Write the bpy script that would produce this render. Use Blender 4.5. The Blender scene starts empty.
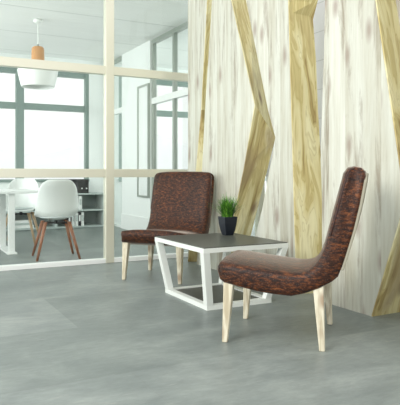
import bpy, bmesh, math, random
from mathutils import Vector, Matrix
random.seed(7)
C = bpy.context.scene.collection
sc = bpy.context.scene

# ---------------------------------------------------------------- camera, world, lights
cam_d = bpy.data.cameras.new('camera')
cam_d.sensor_fit = 'HORIZONTAL'; cam_d.sensor_width = 36.0
cam_d.lens = 36.0 * 575 / 400
cam_d.shift_y = -(202.5 - 174) / 400
cam_d.clip_start = 0.05; cam_d.clip_end = 300
cam = bpy.data.objects.new('camera', cam_d); C.objects.link(cam)
cam.location = (0, 0, 0.92)
cam.rotation_euler = (math.radians(90), 0, math.radians(-27.943))
sc.camera = cam
sc.view_settings.view_transform = 'Standard'
sc.view_settings.look = 'None'
sc.view_settings.gamma = 1
sc.view_settings.use_curve_mapping = False
sc.view_settings.exposure = 0.0

w = bpy.data.worlds.new('sky'); sc.world = w; w.use_nodes = True
bg = w.node_tree.nodes['Background']
bg.inputs[0].default_value = (1.0, 1.0, 0.985, 1); bg.inputs[1].default_value = 1.15

def area(name, loc, target, sx, sy, power, col=(1, 1, 1)):
    l = bpy.data.lights.new(name, 'AREA'); l.shape = 'RECTANGLE'; l.size = sx; l.size_y = sy
    l.energy = power; l.color = col
    o = bpy.data.objects.new(name, l); C.objects.link(o); o.location = loc
    o.rotation_euler = (Vector(target) - Vector(loc)).to_track_quat('-Z', 'Y').to_euler()
    return o
area('daylight_left', (-2.6, 1.0, 3.0), (2.2, 3.6, 0.3), 2.6, 2.2, 210, (1.0, 0.98, 0.93))
area('office_fill_left', (-2.7, 8.0, 1.5), (3, 8.0, 1.6), 3.4, 2.2, 170, (0.97, 1.0, 0.985))  # added out-of-view fill light that brightens the office interior from the left
area('office_fill_right', (7.6, 8.0, 1.5), (3, 8.0, 1.6), 3.4, 2.2, 150, (0.97, 1.0, 0.985))  # matching unseen fill on the right, added for extra office light

# ---------------------------------------------------------------- materials
def mat(name, col, rough=0.5, **kw):
    m = bpy.data.materials.new(name); m.use_nodes = True
    b = m.node_tree.nodes['Principled BSDF']
    b.inputs['Base Color'].default_value = (*col, 1); b.inputs['Roughness'].default_value = rough
    for k, v in kw.items(): b.inputs[k.replace('_', ' ')].default_value = v
    return m
def nd(m, t, **kw):
    n = m.node_tree.nodes.new(t)
    for k, v in kw.items(): setattr(n, k, v)
    return n
def lk(m, a, b): m.node_tree.links.new(a, b)
def ramp(m, src, stops, interp='LINEAR'):
    r = nd(m, 'ShaderNodeValToRGB'); r.color_ramp.interpolation = interp
    e = r.color_ramp.elements
    while len(e) < len(stops): e.new(0.5)
    for i, (p, c) in enumerate(stops): e[i].position = p; e[i].color = (*c, 1) if len(c) == 3 else c
    lk(m, src, r.inputs[0]); return r.outputs[0]
def noise(m, vec, scale, detail=4, rough=.55, dist=0):
    n = nd(m, 'ShaderNodeTexNoise'); n.inputs['Scale'].default_value = scale
    n.inputs['Detail'].default_value = detail; n.inputs['Roughness'].default_value = rough
    n.inputs['Distortion'].default_value = dist
    lk(m, vec, n.inputs['Vector']); return n.outputs[0]
def mapping(m, src, scale, loc=(0, 0, 0), rot=(0, 0, 0)):
    n = nd(m, 'ShaderNodeMapping'); n.inputs['Scale'].default_value = scale
    n.inputs['Location'].default_value = loc; n.inputs['Rotation'].default_value = rot
    lk(m, src, n.inputs[0]); return n.outputs[0]
def coord(m, k='Object'): return nd(m, 'ShaderNodeTexCoord').outputs[k]
def mix(m, fac, a, b, mode='MIX'):
    n = nd(m, 'ShaderNodeMix', data_type='RGBA', blend_type=mode)
    for s, v in ((n.inputs[0], fac), (n.inputs[6], a), (n.inputs[7], b)):
        if isinstance(v, (int, float)): s.default_value = v
        elif isinstance(v, tuple): s.default_value = (*v, 1)
        else: lk(m, v, s)
    return n.outputs[2]
def bump(m, h, strength=.2, dist=.005):
    n = nd(m, 'ShaderNodeBump'); n.inputs['Strength'].default_value = strength
    n.inputs['Distance'].default_value = dist; lk(m, h, n.inputs['Height'])
    lk(m, n.outputs[0], m.node_tree.nodes['Principled BSDF'].inputs['Normal'])
def base(m, s): lk(m, s, m.node_tree.nodes['Principled BSDF'].inputs['Base Color'])

def floor_material():
    m = mat('concrete_tile', (.3, .33, .32), .38)
    c = coord(m)
    br = nd(m, 'ShaderNodeTexBrick'); br.offset = .36
    br.inputs['Scale'].default_value = 1
    br.inputs['Mortar Size'].default_value = .0012; br.inputs['Mortar Smooth'].default_value = .3
    br.inputs['Brick Width'].default_value = 1.25; br.inputs['Row Height'].default_value = .88
    br.inputs['Color1'].default_value = (.196, .228, .220, 1); br.inputs['Color2'].default_value = (.252, .286, .278, 1)
    br.inputs['Mortar'].default_value = (.22, .24, .23, 1)
    lk(m, mapping(m, c, (1, 1, 1), (-.17, .13, 0)), br.inputs['Vector'])
    n1 = noise(m, mapping(m, c, (.8, 1.4, 1)), 2.2, 8, .68, .5)
    n2 = noise(m, mapping(m, c, (2.0, 5, 1)), 7, 8, .72)
    col = mix(m, .85, br.outputs[0], ramp(m, n1, [(.34, (.66, .68, .68)), (.52, (.98, .98, .96)), (.66, (1.30, 1.27, 1.22))]), 'MULTIPLY')
    col = mix(m, .7, col, ramp(m, n2, [(.3, (.80, .80, .80)), (.7, (1.14, 1.14, 1.14))]), 'MULTIPLY')
    n3 = noise(m, mapping(m, c, (3, 14, 1), (4, 2, 0)), 2, 5, .7)
    col = mix(m, ramp(m, n3, [(.60, (0, 0, 0)), (.74, (.4, .4, .4))]), col, (.40, .41, .385))
    base(m, col)
    lk(m, ramp(m, n1, [(.3, (.34,)*3), (.7, (.5,)*3)]), m.node_tree.nodes['Principled BSDF'].inputs['Roughness'])
    bump(m, n2, .08, .002); return m

def pale_wood(name='pale_board', c=(0, 0, 0)):
    # whitewashed vertical boards with grey brown heartwood streaks and knots (grain along Z)
    m = mat(name, (.7, .69, .62), .55)
    o = coord(m)
    sep = nd(m, 'ShaderNodeSeparateXYZ'); lk(m, o, sep.inputs[0])
    fl = nd(m, 'ShaderNodeMath', operation='MULTIPLY'); fl.inputs[1].default_value = 1 / .165; lk(m, sep.outputs[1], fl.inputs[0])
    ff = nd(m, 'ShaderNodeMath', operation='FLOOR'); lk(m, fl.outputs[0], ff.inputs[0])
    wn = nd(m, 'ShaderNodeTexWhiteNoise', noise_dimensions='1D'); lk(m, ff.outputs[0], wn.inputs['W'])
    sc_ = nd(m, 'ShaderNodeVectorMath', operation='SCALE'); sc_.inputs[3].default_value = 7; lk(m, wn.outputs['Color'], sc_.inputs[0])
    ad = nd(m, 'ShaderNodeVectorMath', operation='ADD'); lk(m, o, ad.inputs[0]); lk(m, sc_.outputs[0], ad.inputs[1])
    v = ad.outputs[0]
    g1 = noise(m, mapping(m, v, (1, 1, .09)), 8, 7, .65, .3)
    g2 = noise(m, mapping(m, v, (1, 1, .05)), 42, 5, .7, .3)
    g3 = noise(m, mapping(m, v, (1, 1.5, .15), (3, 1, 2)), 5.0, 8, .70, .35)
    col = ramp(m, g1, [(.32, (.40, .37, .28)), (.44, (.60, .595, .505)), (.60, (.70, .715, .645))])
    col = mix(m, ramp(m, g3, [(.52, (0, 0, 0)), (.62, (.8,)*3)]), col, (.30, .255, .19))
    col = mix(m, .5, col, ramp(m, g2, [(.3, (.82, .81, .77)), (.6, (1.04, 1.04, 1.04))]), 'MULTIPLY')
    # knots
    vo = nd(m, 'ShaderNodeTexVoronoi'); vo.voronoi_dimensions = '2D'; vo.inputs['Scale'].default_value = 1.7
    sv = nd(m, 'ShaderNodeSeparateXYZ'); lk(m, mapping(m, v, (1, 1.9, .75)), sv.inputs[0])
    cv = nd(m, 'ShaderNodeCombineXYZ'); lk(m, sv.outputs[1], cv.inputs[0]); lk(m, sv.outputs[2], cv.inputs[1])
    lk(m, cv.outputs[0], vo.inputs['Vector'])
    col = mix(m, ramp(m, vo.outputs['Distance'], [(.03, (.8,)*3), (.13, (0, 0, 0))]), col, (.36, .29, .24))
    # board seams
    fr = nd(m, 'ShaderNodeMath', operation='FRACT'); lk(m, fl.outputs[0], fr.inputs[0])
    col = mix(m, ramp(m, fr.outputs[0], [(0, (.5,)*3), (.02, (0, 0, 0))]), col, (.5, .47, .42))
    tint = ramp(m, wn.outputs[0], [(0, (.90, .90, .88)), (1, (1.06, 1.06, 1.06))])
    col = mix(m, 1, col, tint, 'MULTIPLY')
    base(m, col); bump(m, g2, .1, .002); return m

def olive_wood():
    # yellow olive board, grain along UV v
    m = mat('honey_board', (.55, .5, .3), .5)
    u = coord(m, 'UV')
    oi = nd(m, 'ShaderNodeObjectInfo')
    sc_ = nd(m, 'ShaderNodeVectorMath', operation='SCALE'); sc_.inputs[3].default_value = 11
    cb = nd(m, 'ShaderNodeCombineXYZ'); lk(m, oi.outputs['Random'], cb.inputs[0]); lk(m, oi.outputs['Random'], cb.inputs[1])
    lk(m, cb.outputs[0], sc_.inputs[0])
    ad = nd(m, 'ShaderNodeVectorMath', operation='ADD'); lk(m, u, ad.inputs[0]); lk(m, sc_.outputs[0], ad.inputs[1])
    v = ad.outputs[0]
    g0 = noise(m, mapping(m, v, (1, .3, 1)), 3.6, 2, .5, .6)
    g1 = noise(m, mapping(m, v, (1, .16, 1)), 7, 3, .55, 1.4)
    rings = nd(m, 'ShaderNodeMath', operation='MULTIPLY'); rings.inputs[1].default_value = 9; lk(m, g1, rings.inputs[0])
    rf = nd(m, 'ShaderNodeMath', operation='PINGPONG'); rf.inputs[1].default_value = .5; lk(m, rings.outputs[0], rf.inputs[0])
    g2 = noise(m, mapping(m, v, (1, .04, 1)), 60, 4, .6, .2)
    col = ramp(m, g1, [(.34, (.46, .35, .14)), (.44, (.72, .63, .31)), (.58, (.90, .85, .55))])
    col = mix(m, .55, col, ramp(m, rf.outputs[0], [(0, (.68, .62, .46)), (.16, (1, 1, 1)), (.5, (1.05, 1.05, 1.05))]), 'MULTIPLY')
    col = mix(m, .5, col, ramp(m, g2, [(.3, (.8, .78, .7)), (.65, (1.05, 1.05, 1.05))]), 'MULTIPLY')
    col = mix(m, ramp(m, g0, [(.60, (0, 0, 0)), (.74, (.75,)*3)]), col, (.38, .28, .15))
    vo = nd(m, 'ShaderNodeTexVoronoi'); vo.voronoi_dimensions = '2D'; vo.inputs['Scale'].default_value = 1.6
    lk(m, mapping(m, v, (1.9, .8, 1)), vo.inputs['Vector'])
    col = mix(m, ramp(m, vo.outputs['Distance'], [(.03, (.85,)*3), (.12, (0, 0, 0))]), col, (.26, .17, .10))
    base(m, col); bump(m, g2, .12, .002); return m

def velvet():
    m = mat('brown_velvet', (.12, .04, .025), .52)
    b = m.node_tree.nodes['Principled BSDF']
    b.inputs['Sheen Weight'].default_value = .6; b.inputs['Sheen Roughness'].default_value = .27
    b.inputs['Sheen Tint'].default_value = (1, .90, .80, 1)
    b.inputs['Specular IOR Level'].default_value = .32
    o = coord(m)
    n1 = noise(m, mapping(m, o, (.5, .8, 1.7)), 46, 6, .74, .3)
    n2 = noise(m, o, 150, 3, .6)
    n0 = noise(m, o, 5, 3, .6)
    col = ramp(m, n1, [(.40, (.014, .005, .003)), (.51, (.046, .014, .005)), (.60, (.135, .042, .012)), (.74, (.27, .095, .028))])
    col = mix(m, .8, col, ramp(m, n0, [(.3, (.6, .6, .62)), (.7, (1.25, 1.2, 1.2))]), 'MULTIPLY')
    col = mix(m, .7, col, ramp(m, n2, [(.3, (.6, .6, .6)), (.7, (1.3, 1.3, 1.3))]), 'MULTIPLY')
    vo = nd(m, 'ShaderNodeTexVoronoi'); vo.inputs['Scale'].default_value = 85; lk(m, o, vo.inputs['Vector'])
    col = mix(m, ramp(m, vo.outputs['Distance'], [(.12, (.15,)*3), (.32, (0, 0, 0))]), col, (.36, .22, .18))
    base(m, col)
    bump(m, vo.outputs['Distance'], .3, .0035); return m

def leg_wood(name, a, b_, rough=.5, knots=True):
    m = mat(name, a, rough); o = coord(m)
    g = noise(m, mapping(m, o, (1, 1, .12)), 42, 4, .6, .5)
    col = ramp(m, g, [(.35, b_), (.6, a)])
    if knots:
        vo = nd(m, 'ShaderNodeTexVoronoi'); vo.inputs['Scale'].default_value = 9; lk(m, mapping(m, o, (1, 1, .6)), vo.inputs['Vector'])
        col = mix(m, ramp(m, vo.outputs['Distance'], [(.12, (.8,)*3), (.3, (0, 0, 0))]), col, (.36, .25, .16))
    base(m, col); return m

def glass_material(tint=(.985, .994, .990)):
    m = bpy.data.materials.new('clear_glass'); m.use_nodes = True
    nt = m.node_tree; nt.nodes.remove(nt.nodes['Principled BSDF'])
    tr = nd(m, 'ShaderNodeBsdfTransparent'); tr.inputs[0].default_value = (*tint, 1)
    gl = nd(m, 'ShaderNodeBsdfGlossy'); gl.inputs['Roughness'].default_value = .02; gl.inputs[0].default_value = (.92, 1, .98, 1)
    fr = nd(m, 'ShaderNodeFresnel'); ge = nd(m, 'ShaderNodeNewGeometry')
    ir = nd(m, 'ShaderNodeMapRange'); ir.inputs['To Min'].default_value = 1.36; ir.inputs['To Max'].default_value = 1/1.36
    lk(m, ge.outputs['Backfacing'], ir.inputs['Value']); lk(m, ir.outputs[0], fr.inputs['IOR'])
    mx = nd(m, 'ShaderNodeMixShader'); lk(m, fr.outputs[0], mx.inputs[0]); lk(m, tr.outputs[0], mx.inputs[1]); lk(m, gl.outputs[0], mx.inputs[2])
    lk(m, mx.outputs[0], nt.nodes['Material Output'].inputs[0]); return m

def plaster(name, col, rough=.7):
    m = mat(name, col, rough); o = coord(m)
    n = noise(m, o, 30, 3); base(m, mix(m, .25, col, ramp(m, n, [(.3, (.93,)*3), (.7, (1.03,)*3)]), 'MULTIPLY')); return m

def ceiling_material():
    m = mat('ceiling_panel', (.80, .83, .80), .75); o = coord(m)
    br = nd(m, 'ShaderNodeTexBrick'); br.offset = .0; br.inputs['Scale'].default_value = 1
    br.inputs['Mortar Size'].default_value = .008; br.inputs['Mortar Smooth'].default_value = .2
    br.inputs['Brick Width'].default_value = 40; br.inputs['Row Height'].default_value = 1.28
    br.inputs['Color1'].default_value = (.86, .88, .86, 1); br.inputs['Color2'].default_value = (.88, .90, .87, 1)
    br.inputs['Mortar'].default_value = (.50, .54, .50, 1)
    lk(m, mapping(m, o, (1, 1, 1), (.9, -.74, 0)), br.inputs['Vector'])
    n = noise(m, mapping(m, o, (.3, 3, 1)), 6, 5)
    base(m, mix(m, .5, br.outputs[0], ramp(m, n, [(.3, (.93,)*3), (.7, (1.04,)*3)]), 'MULTIPLY')); return m

def wall_seam_material():
    m = mat('white_wall_panel', (.86, .88, .87), .6); o = coord(m)
    br = nd(m, 'ShaderNodeTexBrick'); br.offset = .5; br.inputs['Scale'].default_value = 1
    br.inputs['Mortar Size'].default_value = .004; br.inputs['Brick Width'].default_value = 1.2; br.inputs['Row Height'].default_value = .3
    br.inputs['Color1'].default_value = (.94, .94, .94, 1); br.inputs['Color2'].default_value = (.92, .93, .93, 1)
    br.inputs['Mortar'].default_value = (.72, .73, .71, 1)
    sw = nd(m, 'ShaderNodeSeparateXYZ'); lk(m, o, sw.inputs[0])
    cb = nd(m, 'ShaderNodeCombineXYZ'); lk(m, sw.outputs[1], cb.inputs[0]); lk(m, sw.outputs[2], cb.inputs[1])
    lk(m, cb.outputs[0], br.inputs['Vector']); base(m, br.outputs[0]); return m

M = dict(
    floor=floor_material(), pale=pale_wood(), olive=olive_wood(), velvet=velvet(),
    leg=leg_wood('pale_ash', (.80, .76, .60), (.52, .45, .31)),
    walnut=leg_wood('walnut_leg', (.33, .14, .07), (.20, .075, .035), .4, False),
    beech=leg_wood('beech_leg', (.50, .36, .22), (.42, .28, .16), .4, False),
    lampwood=leg_wood('oak_lamp', (.62, .33, .13), (.50, .24, .085), .45, False),
    piping=mat('dark_piping', (.05, .022, .018), .6),
    lining=plaster('pale_lining', (.36, .34, .26), .7),
    glass=glass_material(),
    frame=mat('champagne_metal', (.78, .77, .64), .32, Metallic=.4),
    white_frame=mat('white_metal', (.84, .87, .85), .4),
    grey_frame=mat('grey_window_metal', (.20, .27, .245), .45),
    steel=mat('brushed_steel', (.38, .42, .38), .35, Metallic=.4),
    white=plaster('white_plaster', (.83, .87, .85)),
    ceiling=ceiling_material(), seam=wall_seam_material(),
    table_white=mat('white_powder_coat', (.80, .84, .80), .35),
    table_top=mat('charcoal_laminate', (.075, .082, .070), .4),
    plastic=mat('white_plastic', (.78, .82, .80), .35),
    grey_plastic=mat('grey_seat', (.5, .56, .56), .5),
    black=mat('black_plastic', (.008, .008, .01), .6),
    pot=mat('navy_ceramic', (.005, .009, .018), .5),
    soil=mat('soil', (.03, .02, .012), .9),
    shade=mat('white_lamp_shade', (.86, .89, .86), .4),
    shelf=mat('grey_shelf', (.46, .53, .51), .5),
    shelf_back=mat('grey_shelf_back', (.33, .38, .37), .6),
    paper=plaster('white_paper', (.80, .83, .81)),
    binder_black=mat('black_binder', (.03, .035, .04), .5),
    board=mat('board_white', (.80, .84, .82), .3),
    hill=mat('pale_hill', (.95, .97, .975), .9),
)
def grass_material():
    m = mat('grass_leaf', (.1, .3, .03), .45); u = coord(m)
    n = noise(m, mapping(m, u, (60, 60, 8)), 1, 2)
    base(m, ramp(m, n, [(.38, (.018, .08, .008)), (.55, (.08, .27, .02)), (.68, (.30, .58, .08))])); return m
M['grass'] = grass_material()

# ---------------------------------------------------------------- mesh helpers
def obj(name, bm, m, parent=None, smooth=False, bevel=0, seg=2):
    me = bpy.data.meshes.new(name)
    bmesh.ops.recalc_face_normals(bm, faces=bm.faces)
    if smooth:
        for f in bm.faces: f.smooth = True
    bm.to_mesh(me); bm.free(); me.materials.append(m)
    o = bpy.data.objects.new(name, me); C.objects.link(o)
    if parent: o.parent = parent
    if bevel:
        b = o.modifiers.new('bevel', 'BEVEL'); b.width = bevel; b.segments = seg; b.limit_method = 'ANGLE'
        b.angle_limit = math.radians(35)
    return o
def empty(name, loc=(0, 0, 0), rz=0):
    o = bpy.data.objects.new(name, None); C.objects.link(o); o.location = loc; o.rotation_euler = (0, 0, rz)
    o.empty_display_size = .1; return o
def tag(o, label=None, cat=None, group=None, kind=None):
    for k, v in (('label', label), ('category', cat), ('group', group), ('kind', kind)):
        if v: o[k] = v
    return o
def box(bm, x0, x1, y0, y1, z0, z1):
    v = [bm.verts.new((x, y, z)) for z in (z0, z1) for x, y in ((x0, y0), (x1, y0), (x1, y1), (x0, y1))]
    for f in ((0, 3, 2, 1), (4, 5, 6, 7), (0, 1, 5, 4), (1, 2, 6, 5), (2, 3, 7, 6), (3, 0, 4, 7)):
        bm.faces.new([v[i] for i in f])
def boxbm(*a):
    bm = bmesh.new(); box(bm, *a); return bm
def hexa(bm, bot, top):
    v = [bm.verts.new(p) for p in bot] + [bm.verts.new(p) for p in top]; n = len(bot)
    bm.faces.new(v[:n][::-1]); bm.faces.new(v[n:])
    for i in range(n): bm.faces.new((v[i], v[(i+1) % n], v[n+(i+1) % n], v[n+i]))
def taper(bm, p0, p1, r0, r1, rot=0, n=4):
    """tapered n-sided bar from p0 to p1 with horizontal end cuts"""
    k = math.sqrt(2) if n == 4 else 1
    ring = lambda p, r: [(p[0]+r*k*math.cos(rot+2*math.pi*(i+.5)/n), p[1]+r*k*math.sin(rot+2*math.pi*(i+.5)/n), p[2]) for i in range(n)]
    hexa(bm, ring(p0, r0), ring(p1, r1))
def lathe(bm, prof, n=40, cx=0, cy=0):
    rings = []
    for r, z in prof:
        rings.append([bm.verts.new((cx+r*math.cos(2*math.pi*i/n), cy+r*math.sin(2*math.pi*i/n), z)) for i in range(n)] if r > 1e-5
                     else [bm.verts.new((cx, cy, z))])
    for a, b in zip(rings, rings[1:]):
        for i in range(n):
            j = (i+1) % n
            if len(a) == 1 and len(b) == 1: continue
            if len(a) == 1: bm.faces.new((a[0], b[i], b[j]))
            elif len(b) == 1: bm.faces.new((a[i], a[j], b[0]))
            else: bm.faces.new((a[i], a[j], b[j], b[i]))
def tube(bm, pts, r, n=8):
    pts = [Vector(p) for p in pts]; rings = []
    for i, p in enumerate(pts):
        t = (pts[min(i+1, len(pts)-1)] - pts[max(i-1, 0)]).normalized()
        a = t.cross(Vector((0, 0, 1)))
        if a.length < .2: a = t.cross(Vector((0, 1, 0)))
        a.normalize(); b = t.cross(a).normalized()
        rings.append([bm.verts.new(p + r*(math.cos(2*math.pi*k/n)*a + math.sin(2*math.pi*k/n)*b)) for k in range(n)])
    for q, s in zip(rings, rings[1:]):
        for k in range(n): bm.faces.new((q[k], q[(k+1) % n], s[(k+1) % n], s[k]))
    bm.faces.new(rings[0][::-1]); bm.faces.new(rings[-1])
def copy_tree(o, parent=None):
    kids = [k for k in bpy.data.objects if k.parent == o]
    c = o.copy(); C.objects.link(c)
    if parent: c.parent = parent
    for k in kids: copy_tree(k, c)
    return c

# ---------------------------------------------------------------- structure
GY = 5.72      # front glass partition
SX = 3.45      # side glass partition
BY = 10.0      # window wall
CZ = 2.94      # office ceiling
def struct(name, bm, m, parent=None, **k):
    o = obj(name, bm, m, parent, **k)
    if not parent: o['kind'] = 'structure'
    return o
struct('floor', boxbm(-4, 9, -3, BY, -.06, 0), M['floor'])
struct('ceiling', boxbm(-4, 9, GY, BY, CZ, CZ+.12), M['ceiling'])
struct('wall_right', boxbm(3.9, 4.0, 1.2, GY-.05, 0, 2.94), M['seam'])

def grid_window(name, x0, x1, posts):
    w_ = empty(name, (0, 0, 0)); w_['kind'] = 'structure'
    z0, z1 = .80, 2.71; F = M['grey_frame']
    yf0, yf1 = BY+.02, BY+.10
    obj('window_sill', boxbm(x0, x1, yf0-.05, yf1, z0-.02, z0+.03), F, w_)
    obj('window_head', boxbm(x0, x1, yf0, yf1, z1-.09, z1), F, w_)
    obj('transom', boxbm(x0, x1, yf0, yf1, 2.02, 2.13), F, w_)
    ps = sorted(posts)
    for px, wd in ps: obj('mullion', boxbm(px-wd/2, px+wd/2, yf0-.015, yf1, z0, z1), F, w_)
    for (a, aw), (b, bw) in zip(ps, ps[1:]):
        for q0, q1 in ((z0, 2.02), (2.13, z1)):
            obj('pane', boxbm(a+aw/2, b-bw/2, BY+.055, BY+.063, q0, q1), M['glass'], w_)
    return w_
grid_window('window_3', -3.6, 3.06, [(-3.57, .06), (-1.55, .12), (.20, .12), (1.868, .13), (3.03, .065)])
grid_window('window_4', 3.62, 8.0, [(3.65, .06), (5.6, .13), (7.0, .12), (7.97, .06)])
bm = bmesh.new()
box(bm, -4, 9, BY, BY+.15, 0, .78); box(bm, -4, 9, BY, BY+.15, 2.71, CZ)
box(bm, -4, -3.6, BY, BY+.15, .78, 2.71); box(bm, 3.06, 3.62, BY, BY+.15, .78, 2.71); box(bm, 8, 9, BY, BY+.15, .78, 2.71)
struct('wall_back', bm, M['white'])
struct('wall_left', boxbm(-4.1, -4, GY, BY, 0, CZ), M['white'])
struct('wall_far_right', boxbm(9, 9.1, GY, BY, 0, CZ), M['white'])
struct('wall_side', boxbm(SX-.05, SX+.05, 8.02, 9.24, 0, CZ), M['white'])
struct('baseboard_side', boxbm(SX-.066, SX-.05, 8.02, 9.24, 0, .25), M['white_frame'])

# front glass partition (runs along X)
g = empty('window_1', (0, 0, 0)); g['kind'] = 'structure'
Fm = M['frame']
posts = [-3.6, -.90, 1.966, 3.40, 3.85]
for px in posts: obj('post', boxbm(px-.046, px+.046, GY-.03, GY+.05, 0, CZ+.1), Fm, g, bevel=.004)
for (a, b) in zip(posts, posts[1:]):
    a += .046; b -= .046
    obj('bottom_rail', boxbm(a, b, GY-.03, GY+.05, 0, .045), M['white_frame'], g, bevel=.003)
    obj('middle_rail', boxbm(a, b, GY-.025, GY+.045, .885, .972), Fm, g, bevel=.003)
    obj('top_rail', boxbm(a, b, GY-.025, GY+.045, 1.950, 2.036), Fm, g, bevel=.003)
    for q0, q1 in ((.045, .885), (.972, 1.95), (2.036, CZ)):
        obj('pane', boxbm(a, b, GY+.005, GY+.015, q0, q1), M['glass'], g)
obj('head_rail', boxbm(-3.6, 3.9, GY-.03, GY+.05, CZ, CZ+.1), Fm, g)

# side glass partition (runs along Y) in two stretches with a solid wall between
def side_part(name, ys, y_end):
    s = empty(name, (0, 0, 0)); s['kind'] = 'structure'
    obj('head_rail', boxbm(SX-.03, SX+.03, ys[0], y_end, CZ-.06, CZ), M['steel'], s)
    obj('bottom_rail', boxbm(SX-.03, SX+.03, ys[0], y_end, 0, .045), M['white_frame'], s)
    obj('transom', boxbm(SX-.035, SX+.035, ys[0], y_end, 1.97, 2.06), M['white_frame'], s)
    for y in ys: obj('post', boxbm(SX-.03, SX+.03, y-.022, y+.022, .045, CZ-.06), M['steel'], s)
    for a, b in zip(ys, ys[1:]):
        for q0, q1 in ((.045, 1.97), (2.06, CZ-.06)):
            obj('pane', boxbm(SX-.005, SX+.005, a+.022, b-.022, q0, q1), M['glass'], s)
side_part('window_2', [5.80, 6.52, 7.25, 7.98], 8.0)
side_part('window_5', [9.28, 9.94], 9.98)

# pale hills outside
bm = bmesh.new()
prev = None
N = 60
for i in range(N+1):
    x = -40 + 110*i/N; h = 2.0 + 2.4*math.exp(-((x-30)/16)**2) + .5*math.sin(x*.23) + .3*math.sin(x*.61+1)
    col = [bm.verts.new((x, 60, -6)), bm.verts.new((x, 60 + 6, h*.7)), bm.verts.new((x, 75, h*1.3)), bm.verts.new((x, 95, -6))]
    if prev:
        for k in range(3): bm.faces.new((prev[k], col[k], col[k+1], prev[k+1]))
    prev = col
struct('hills', bm, M['hill'], smooth=True)

# ---------------------------------------------------------------- timber slabs
FX = 2.72
def interp(pl, z):
    # polyline of (y,z) sorted from top to bottom
    if z >= pl[0][1]: a, b = pl[0], pl[1]
    elif z <= pl[-1][1]: a, b = pl[-2], pl[-1]
    else:
        for a, b in zip(pl, pl[1:]):
            if b[1] <= z <= a[1]: break
    t = (z - a[1]) / (b[1] - a[1]); return a[0] + t*(b[0]-a[0])
def slab(label, L, R, Bk, T, joints, fx=FX, top=2.94):
    """L far edge, R near edge on the front plane, Bk near edge on the rear plane: (y,z) top to bottom"""
    root = empty('timber_panel', (fx+T/2, (interp(L, 0)+interp(R, 0))/2, 0))
    tag(root, label, 'wall panel', 'pale timber panels with slanting honey edges')
    ox, oy, _ = root.location
    # joints of the edge boards: (height on the front corner, height on the rear corner)
    cuts = [(top, top)] + [c for c in joints] + [(0.0, 0.0)]
    lv = set(cuts)
    for pl in (L, Bk):
        for _, z in pl:
            if .05 < z < top-.05 and all(not (min(c)-.03 < z < max(c)+.03) for c in cuts): lv.add((z, z))
    lv = sorted(lv)
    bm = bmesh.new(); rows = []
    for zf, zb in lv:
        l, r, b = interp(L, zf), interp(R, zf), interp(Bk, zb)
        rows.append([bm.verts.new(p) for p in ((fx-ox, r-oy, zf), (fx-ox, l-oy, zf), (fx+T-ox, max(interp(L, zb), b+.01)-oy, zb), (fx+T-ox, b-oy, zb))])
    for a, c in zip(rows, rows[1:]):
        for i in range(4): bm.faces.new((a[i], a[(i+1) % 4], c[(i+1) % 4], c[i]))
    bm.faces.new(rows[0][::-1]); bm.faces.new(rows[-1])
    obj('board_face', bm, M['pale'], root)
    for c1, c0 in zip(cuts, cuts[1:]):
        mids = [v for v in lv if c0[0] <= v[0] <= c1[0]]
        bm = bmesh.new(); uv = bm.loops.layers.uv.new('UV'); d = .012
        rr = []
        for zf, zb in mids:
            r, b = interp(R, zf), interp(Bk, zb)
            rr.append([bm.verts.new(p) for p in ((fx-ox, r-oy-.002, zf), (fx+T-ox, b-oy-.002, zb), (fx+T-ox, b-oy-d, zb), (fx-ox, r-oy-d, zf))])
        for a, c in zip(rr, rr[1:]):
            for i in range(4): bm.faces.new((a[i], a[(i+1) % 4], c[(i+1) % 4], c[i]))
        bm.faces.new(rr[0][::-1]); bm.faces.new(rr[-1])
        # uv along the board so the grain follows the slant
        sl = (interp(R, c1[0])-interp(R, c0[0])) / (c1[0]-c0[0])
        for f in bm.faces:
            for lp in f.loops:
                co = lp.vert.co; lp[uv].uv = (co.x + .5*(co.y - sl*co.z), co.z*math.hypot(1, sl))
        obj('edge_board', bm, M['olive'], root)
    return root

slab('pale timber panel nearest the glass wall, farthest of the row, behind brown armchair',
     [(5.397, 2.748), (5.397, 0)], [(4.980, 2.637), (5.106, 1.564), (5.397, .037)],
     [(4.957, 2.666), (5.158, 1.582), (5.263, .037)], .25, [(1.564, 1.582)])
slab('pale timber panel with bent honey edge rising behind the potted grass',
     [(4.879, 2.610), (5.022, 1.556), (5.085, .960), (5.193, .023)],
     [(4.522, 2.514), (4.132, 1.511), (4.400, .687), (4.686, 0)],
     [(4.589, 2.568), (4.189, 1.239), (4.767, -.064)], .25, [(1.511, 1.239)])
slab('pale timber panel whose wide upright honey edge borders the bright narrow gap',
     [(4.267, 2.446), (3.930, 1.448), (3.824, 1.211), (4.018, .618), (4.283, .014)],
     [(3.657, 2.283), (3.555, 0)],
     [(3.610, 2.306), (3.672, 2.162), (3.635, 1.833), (3.610, 1.430), (3.573, 1.031), (3.525, .716), (3.502, .015)], .25, [])
slab('widest pale timber panel, right behind the near brown chair',
     [(3.218, 2.166), (3.229, 1.774), (3.250, 1.381), (3.267, 1.021), (3.250, .733), (3.250, 0)],
     [(2.732, 2.036), (2.491, .751), (2.767, 0)],
     [(2.760, 2.036), (2.520, .751), (2.775, 0)], .36, [(.751, .751)])
slab('pale timber panel cut off at the top right corner of the photo',
     [(2.560, 1.989), (2.528, 1.828), (2.338, .757), (2.45, 0)],
     [(2.15, 2.036), (1.95, .8), (2.10, 0)],
     [(2.17, 2.036), (1.97, .8), (2.12, 0)], .25, [(.8, .8)])

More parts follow.
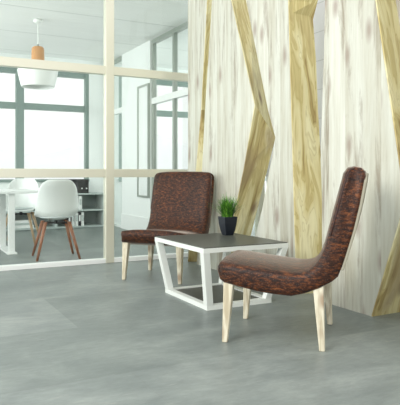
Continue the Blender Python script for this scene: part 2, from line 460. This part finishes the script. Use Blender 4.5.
# ---------------------------------------------------------------- brown lounge chair
# local frame: +X front, Z up, origin midway between the feet
def lounge_chair(label):
    root = empty('lounge_chair'); tag(root, label, 'chair', 'brown upholstered lounge chairs')
    s0 = .265
    # closed side profile, s grows to the rear; (s, z, kind) kind 1 = sat-on surface (crowned), 0 = under / rear
    prof = [(-.036, .385, .3), (-.036, .412, .5), (-.022, .430, .8), (.025, .424, 1), (.10, .413, 1), (.18, .404, 1), (.27, .394, 1), (.35, .386, 1), (.40, .388, 1),
            (.445, .402, 1), (.482, .435, 1), (.512, .482, 1), (.532, .535, 1), (.549, .598, 1), (.573, .695, 1), (.598, .793, 1), (.618, .870, 1), (.630, .918, 1),
            (.643, .942, .8), (.668, .954, .4), (.700, .950, .2), (.717, .935, 0), (.722, .910, 0),
            (.700, .770, 0), (.672, .645, 0), (.640, .535, 0), (.608, .440, 0), (.590, .392, 0), (.560, .364, 0), (.50, .328, 0), (.43, .297, 0), (.357, .277, 0), (.27, .281, 0),
            (.18, .291, 0), (.08, .312, 0), (.0, .329, 0), (-.024, .345, .1)]
    prof = [(s*1.03, z, k) for s, z, k in prof]
    n = len(prof); hw = .297
    cx = sum(p[0] for p in prof)/n
    # tangents for inward normals
    def nrm(i):
        a, b = prof[i-1], prof[(i+1) % n]; t = Vector((b[0]-a[0], b[1]-a[1])).normalized()
        return Vector((-t.y, t.x))   # outward for this ordering
    cols = [(-1, .022), (-.985, .008), (-.955, 0), (-.85, 0), (-.6, 0), (-.3, 0), (0, 0), (.3, 0), (.6, 0), (.85, 0), (.955, 0), (.985, .008), (1, .022)]
    bm = bmesh.new(); rings = []
    for u, inset in cols:
        ring = []
        for i, (s, z, k) in enumerate(prof):
            nn = nrm(i); c = .026*k*(1-abs(u)**3.5)
            # narrower towards the rounded top corners and the nose of the seat
            wv = hw
            if z > .895 : wv -= .035*(1-math.sqrt(max(0, 1-((z-.895)/.06)**2)))
            if s < .02 and z < .5: wv -= .022*min(1, ((.02-s)/.056))**2
            p = Vector((s, z)) + nn*(c - inset)
            ring.append(bm.verts.new((s0-p.x, u*wv, p.y)))
        rings.append(ring)
    for a, b in zip(rings, rings[1:]):
        for i in range(n): bm.faces.new((a[i], a[(i+1) % n], b[(i+1) % n], b[i]))
    bm.faces.new(rings[0]); bm.faces.new(rings[-1][::-1])
    bmesh.ops.triangulate(bm, faces=[f for f in bm.faces if len(f.verts) > 4])
    body = obj('upholstered_shell', bm, M['velvet'], root, smooth=True)
    # seam piping both sides along the seat/back edge
    for sg in (-1, 1):
        pts = []
        for i in range(13, 20):
            s, z, k = prof[i]; nn = nrm(i); wv = hw
            if z > .895: wv -= .035*(1-math.sqrt(max(0, 1-((z-.895)/.06)**2)))
            p = Vector((s, z)) - nn*.004
            pts.append((s0-p.x, sg*wv*.985, p.y))
        bm = bmesh.new(); tube(bm, pts, .0034, 6); obj('piping', bm, M['piping'], root, smooth=True)
    # pale lining on the outside of the back
    bm = bmesh.new(); rr = []
    for (s, z) in ((.612, .425), (.640, .520), (.672, .632), (.702, .765), (.722, .880), (.727, .925)):
        s *= 1.03
        wv = hw-.004 - (.03 if z > .92 else 0)
        rr.append([bm.verts.new((s0-x, y, z)) for x, y in ((s-.008, -wv), (s+.006, -wv), (s+.006, wv), (s-.008, wv))])
    for a, b in zip(rr, rr[1:]):
        for i in range(4): bm.faces.new((a[i], a[(i+1) % 4], b[(i+1) % 4], b[i]))
    bm.faces.new(rr[0][::-1]); bm.faces.new(rr[-1])
    o = obj('back_lining', bm, M['lining'], root, bevel=.004); o['label'] = 'pale fabric lining on the outside of the backrest'
    for fx, sg in ((1, 1), (1, -1), (-1, 1), (-1, -1)):
        bm = bmesh.new()
        z1 = .335 if fx > 0 else .345
        taper(bm, (fx*.262, sg*(.265 if fx > 0 else .278), 0), (fx*.240, sg*.252, z1), .0145, .028)
        obj('leg', bm, M['leg'], root, bevel=.005)
    return root
ch = lounge_chair('brown upholstered lounge chair seen from the side, near right in front of the timber')
ch.location = (1.971, 2.724, 0); ch.rotation_euler = (0, 0, math.radians(135.2))
c2 = copy_tree(ch)
c2.scale = (1, 1.01, .98); c2.location = (2.135, 4.698, 0); c2.rotation_euler = (0, 0, math.radians(219.9))
c2['label'] = 'brown upholstered lounge chair behind the coffee table, in front of the glass partition'

# ---------------------------------------------------------------- coffee table
def coffee_table():
    X0, X1, Y0, Y1 = 1.794, 2.482, 3.333, 4.137
    x0, x1, y0, y1 = 1.855, 2.380, 3.396, 4.074
    cx, cy = (X0+X1)/2, (Y0+Y1)/2
    root = empty('coffee_table', (cx, cy, 0))
    tag(root, 'low coffee table with charcoal top and white slanted metal frame between the brown chairs', 'coffee table')
    X0, X1, x0, x1 = X0-cx, X1-cx, x0-cx, x1-cx; Y0, Y1, y0, y1 = Y0-cy, Y1-cy, y0-cy, y1-cy
    H = .43; m = M['table_white']
    def ring(a0, a1, b0, b1, z0, z1, w):
        bm = bmesh.new()
        box(bm, a0, a1, b0, b0+w, z0, z1); box(bm, a0, a1, b1-w, b1, z0, z1)
        box(bm, a0, a0+w, b0+w, b1-w, z0, z1); box(bm, a1-w, a1, b0+w, b1-w, z0, z1); return bm
    obj('top_frame', ring(X0, X1, Y0, Y1, H-.034, H-.003, .046), m, root)
    obj('base_frame', ring(x0, x1, y0, y1, 0, .032, .046), m, root)
    obj('tabletop', boxbm(X0+.006, X1-.006, Y0+.006, Y1-.006, H-.003, H+.003), M['table_top'], root)
    obj('lower_panel', boxbm(x0+.046, x1-.046, y0+.046, y1-.046, .008, .024), M['table_top'], root)
    for sx in (0, 1):
        for sy in (0, 1):
            tx = X1-.05 if sx else X0; bx = x1-.05 if sx else x0
            ty = Y1-.05 if sy else Y0; by = y1-.05 if sy else y0
            bm = bmesh.new()
            q = lambda a, b, z: [(a, b, z), (a+.05, b, z), (a+.05, b+.05, z), (a, b+.05, z)]
            hexa(bm, q(bx, by, .032), q(tx, ty, H-.034))
            obj('leg', bm, m, root, bevel=.002)
coffee_table()

# potted grass
pg = empty('potted_grass', (2.345, 3.95, .433))
tag(pg, 'small green grass plant in a dark tapered pot on the coffee table', 'potted plant')
bm = bmesh.new()
sq = lambda h, z: [(-h, -h, z), (h, -h, z), (h, h, z), (-h, h, z)]
levels = [(.033, 0), (.044, .04), (.053, .09), (.058, .148), (.052, .148), (.048, .125)]
rows = [[bm.verts.new(p) for p in sq(h, z)] for h, z in levels]
for a, b in zip(rows, rows[1:]):
    for i in range(4): bm.faces.new((a[i], a[(i+1) % 4], b[(i+1) % 4], b[i]))
bm.faces.new(rows[0][::-1]); bm.faces.new(rows[-1])
obj('pot', bm, M['pot'], pg, bevel=.003)
obj('soil', boxbm(-.047, .047, -.047, .047, .125, .134), M['soil'], pg)
bm = bmesh.new(); rnd = random.Random(3)
for i in range(420):
    a = rnd.uniform(0, 2*math.pi); r = .042*math.sqrt(rnd.random()); bx, by = r*math.cos(a), r*math.sin(a)
    h = rnd.uniform(.12, .235) * (1 - .25*r/.042); lean = rnd.uniform(.012, .05) + r*rnd.uniform(.4, 1.6)
    if rnd.random() < .12: lean *= 1.7; h *= .85
    la = a + rnd.uniform(-.6, .6); w = rnd.uniform(.0022, .0036)
    px, py = -math.sin(la)*w, math.cos(la)*w; prev = None
    for k in range(5):
        t = k/4; cx_, cy_ = bx+math.cos(la)*lean*t**1.8, by+math.sin(la)*lean*t**1.8; ww = (1-t**2)*.95+.05
        cur = [bm.verts.new((cx_-px*ww, cy_-py*ww, .128+h*t)), bm.verts.new((cx_+px*ww, cy_+py*ww, .128+h*t))]
        if prev: bm.faces.new((prev[0], prev[1], cur[1], cur[0]))
        prev = cur
obj('grass_blades', bm, M['grass'], pg)

# ---------------------------------------------------------------- office: shell chairs, table, lamp, shelf
def shell_chair(label, legmat):
    root = empty('shell_chair'); tag(root, label, 'chair', 'white shell chairs at the office table')
    P = [(.225, .425), (.19, .443), (.10, .436), (0, .424), (-.09, .424), (-.155, .445), (-.195, .50), (-.215, .58), (-.235, .67), (-.252, .76), (-.262, .83), (-.266, .862)]
    W = [.19, .215, .225, .23, .232, .232, .230, .226, .220, .205, .17, .11]
    UP = [.01, .02, .035, .055, .085, .10, .08, .045, .01, 0, 0, 0]
    FW = [0, 0, 0, 0, .02, .05, .09, .11, .105, .085, .055, .02]
    bm = bmesh.new(); rows = []
    for (x, z), w_, up, fw in zip(P, W, UP, FW):
        row = []
        for k in range(-8, 9):
            u = k/8; a = abs(u)
            row.append(bm.verts.new((x+fw*a**2.4, u*w_, z+up*a**2.6)))
        rows.append(row)
    for a, b in zip(rows, rows[1:]):
        for i in range(16): bm.faces.new((a[i], a[i+1], b[i+1], b[i]))
    s = obj('seat_shell', bm, M['plastic'], root, smooth=True)
    so = s.modifiers.new('thickness', 'SOLIDIFY'); so.thickness = .012; so.offset = 0
    ss = s.modifiers.new('smooth', 'SUBSURF'); ss.levels = 1; ss.render_levels = 1
    bm = bmesh.new(); lathe(bm, [(0, .432), (.12, .434), (.175, .442), (.185, .452), (.17, .462), (0, .460)], 28, -.0, 0)
    obj('seat_pad', bm, M['grey_plastic'], root, smooth=True)
    bm = bmesh.new()
    for a, b in (((.13, .13), (-.13, -.13)), ((.13, -.13), (-.13, .13))): tube(bm, [(a[0], a[1], .385), (b[0], b[1], .385)], .008)
    tube(bm, [(0, 0, .37), (0, 0, .425)], .02); obj('under_frame', bm, M['black'], root)
    for sx in (1, -1):
        for sy in (1, -1):
            bm = bmesh.new(); taper(bm, (sx*.225, sy*.225, 0), (sx*.125, sy*.125, .40), .013, .022, 0, 10)
            obj('leg', bm, legmat, root, smooth=True)
    return root
sc1 = shell_chair('white shell chair with brown wooden legs nearest the glass partition', M['walnut'])
sc1.location = (1.57, 6.36, 0); sc1.rotation_euler = (0, 0, math.radians(84))
sc2 = shell_chair('white shell chair on the far side of the white table, facing the glass', M['beech'])
sc2.location = (1.50, 7.98, 0); sc2.rotation_euler = (0, 0, math.radians(-112))

t = empty('meeting_table', (.55, 7.2, 0)); tag(t, 'white meeting table behind the glass partition beneath the pendant lamp', 'table')
obj('tabletop', boxbm(-1.5, .98, -.42, .52, .695, .725), M['plastic'], t, bevel=.004)
for lx in (.60, -1.15):
    obj('leg', boxbm(lx, lx+.07, -.36, -.29, .02, .695), M['white_frame'], t, bevel=.004)
    obj('leg', boxbm(lx, lx+.07, .25, .32, .02, .695), M['white_frame'], t, bevel=.004)
    obj('foot_bar', boxbm(lx-.02, lx+.09, -.40, .42, 0, .02), M['white_frame'], t, bevel=.004)

lamp = empty('pendant_lamp', (1.65, 7.63, 2.055)); tag(lamp, 'pendant lamp with wooden neck and wide white shade hanging from the office ceiling', 'lamp')
zc = CZ-2.055
bm = bmesh.new(); lathe(bm, [(0, zc), (.055, zc), (.055, zc-.035), (.04, zc-.05), (0, zc-.05)], 28); obj('canopy', bm, M['shade'], lamp, smooth=True)
bm = bmesh.new(); tube(bm, [(0, 0, zc-.04), (0, 0, .545)], .005); obj('cord', bm, M['shade'], lamp)
bm = bmesh.new(); lathe(bm, [(0, .56), (.014, .56), (.014, .52), (0, .52)], 16); obj('cord_grip', bm, M['steel'], lamp)
bm = bmesh.new(); lathe(bm, [(0, .530), (.055, .528), (.072, .515), (.080, .49), (.084, .30), (.084, .265), (0, .265)], 36); obj('lamp_neck', bm, M['lampwood'], lamp, smooth=True)
bm = bmesh.new(); lathe(bm, [(.03, .275), (.16, .268), (.235, .245), (.258, .215), (.252, .17), (.232, .09), (.215, .02), (.210, 0), (.204, .001), (.21, .03), (.225, .09), (.244, .17), (.248, .205), (.23, .232), (.16, .256), (.03, .262)], 48)
obj('lamp_shade', bm, M['shade'], lamp, smooth=True)
bm = bmesh.new(); lathe(bm, [(0, .12), (.03, .125), (.045, .155), (.035, .20), (.018, .235), (.018, .27), (0, .27)], 20); obj('bulb', bm, M['shade'], lamp, smooth=True)

# low shelf along the window wall
sx0, sx1, sy0, sy1 = .9, 3.19, 9.50, 9.95
sh = empty('low_bookshelf', ((sx0+sx1)/2, (sy0+sy1)/2, 0)); tag(sh, 'long low grey shelf unit with open compartments below the office window', 'bookshelf')
ox, oy = (sx0+sx1)/2, (sy0+sy1)/2
def lb(x0, x1, y0, y1, z0, z1): return boxbm(x0-ox, x1-ox, y0-oy, y1-oy, z0, z1)
obj('plinth', lb(sx0, sx1, sy0+.03, sy1, 0, .02), M['shelf'], sh)
for z in (.02, .295, .57): obj('shelf_board', lb(sx0, sx1, sy0, sy1, z, z+.025), M['shelf'], sh)
obj('back_panel', lb(sx0, sx1, sy1-.015, sy1, .045, .57), M['shelf_back'], sh)
for x in (sx0, 1.60, 2.35, sx1-.025): 
    for z0, z1 in ((.045, .295), (.32, .57)): obj('divider', lb(x, x+.025, sy0, sy1-.015, z0, z1), M['shelf'], sh)

def binder(x, z, wd, h, m, label, grp, depth=.24):
    r = empty('ring_binder', (x, 9.53, z)); tag(r, label, 'binder', grp)
    obj('cover', boxbm(0, wd, .004, depth, 0, h), m, r, bevel=.002)
    obj('spine_label', boxbm(wd*.2, wd*.8, .001, .004, h*.35, h*.8), M['paper'] if m is not M['paper'] else M['shelf'], r)
    return r
binder(2.745, .320, .052, .225, M['paper'], 'white binder alone in the upper compartment of the low shelf', None)
for x, m, lab in ((2.56, 'binder_black', 'black binder on the lower shelf just behind the shell chair back'),
                  (2.625, 'paper', 'slim white binder on the lower shelf nearest the shell chair back'),
                  (2.685, 'paper', 'left one of two neighbouring white binders on the lower shelf'),
                  (2.735, 'binder_black', 'black binder wedged between white binders on the lower shelf'),
                  (2.785, 'paper', 'right one of two neighbouring binders, white, farthest from the shell chair')):
    binder(x, .045, .046, .225, M[m], lab, 'binders on the lower shelf')
zz = .045
for i, (w_, d, th, lab) in enumerate(((.34, .26, .045, 'white paper stack lying lowest on the shelf behind the office table'),
                                 (.32, .25, .035, 'grey folder lying in the middle of the flat pile on the lower shelf'),
                                 (.30, .24, .045, 'white folder lying on top of the flat pile on the lower shelf'))):
    b = obj('document_folder', boxbm(-w_/2, w_/2, -d/2, d/2, 0, th), M['shelf' if i == 1 else 'paper'], bevel=.003)
    b.location = (1.83, 9.68, zz); zz += th; tag(b, lab, 'folder', 'folders piled on the lower shelf')

pr = empty('desk_printer', (2.75, 9.72, .595)); tag(pr, 'black office machine with small buttons standing on the low shelf', 'printer')
obj('body', boxbm(-.27, .17, -.17, .17, 0, .235), M['black'], pr, bevel=.008)
for k in (0, 1):
    bm = bmesh.new(); box(bm, .04+k*.08, .06+k*.08, -.176, -.168, .07, .09); obj('button', bm, M['paper'], pr)

# framed board on the solid side wall
wb = empty('whiteboard', (SX-.05, 8.20, .56)); tag(wb, 'tall framed white board on the solid office side wall', 'whiteboard')
obj('panel', boxbm(-.02, -.002, -.15, .23, .02, 1.70), M['board'], wb)
bm = bmesh.new()
box(bm, -.035, -.001, -.18, .26, 0, .03); box(bm, -.035, -.001, -.18, .26, 1.70, 1.73)
box(bm, -.035, -.001, -.18, -.15, .03, 1.70); box(bm, -.035, -.001, .23, .26, .03, 1.70)
obj('board_frame', bm, M['steel'], wb)
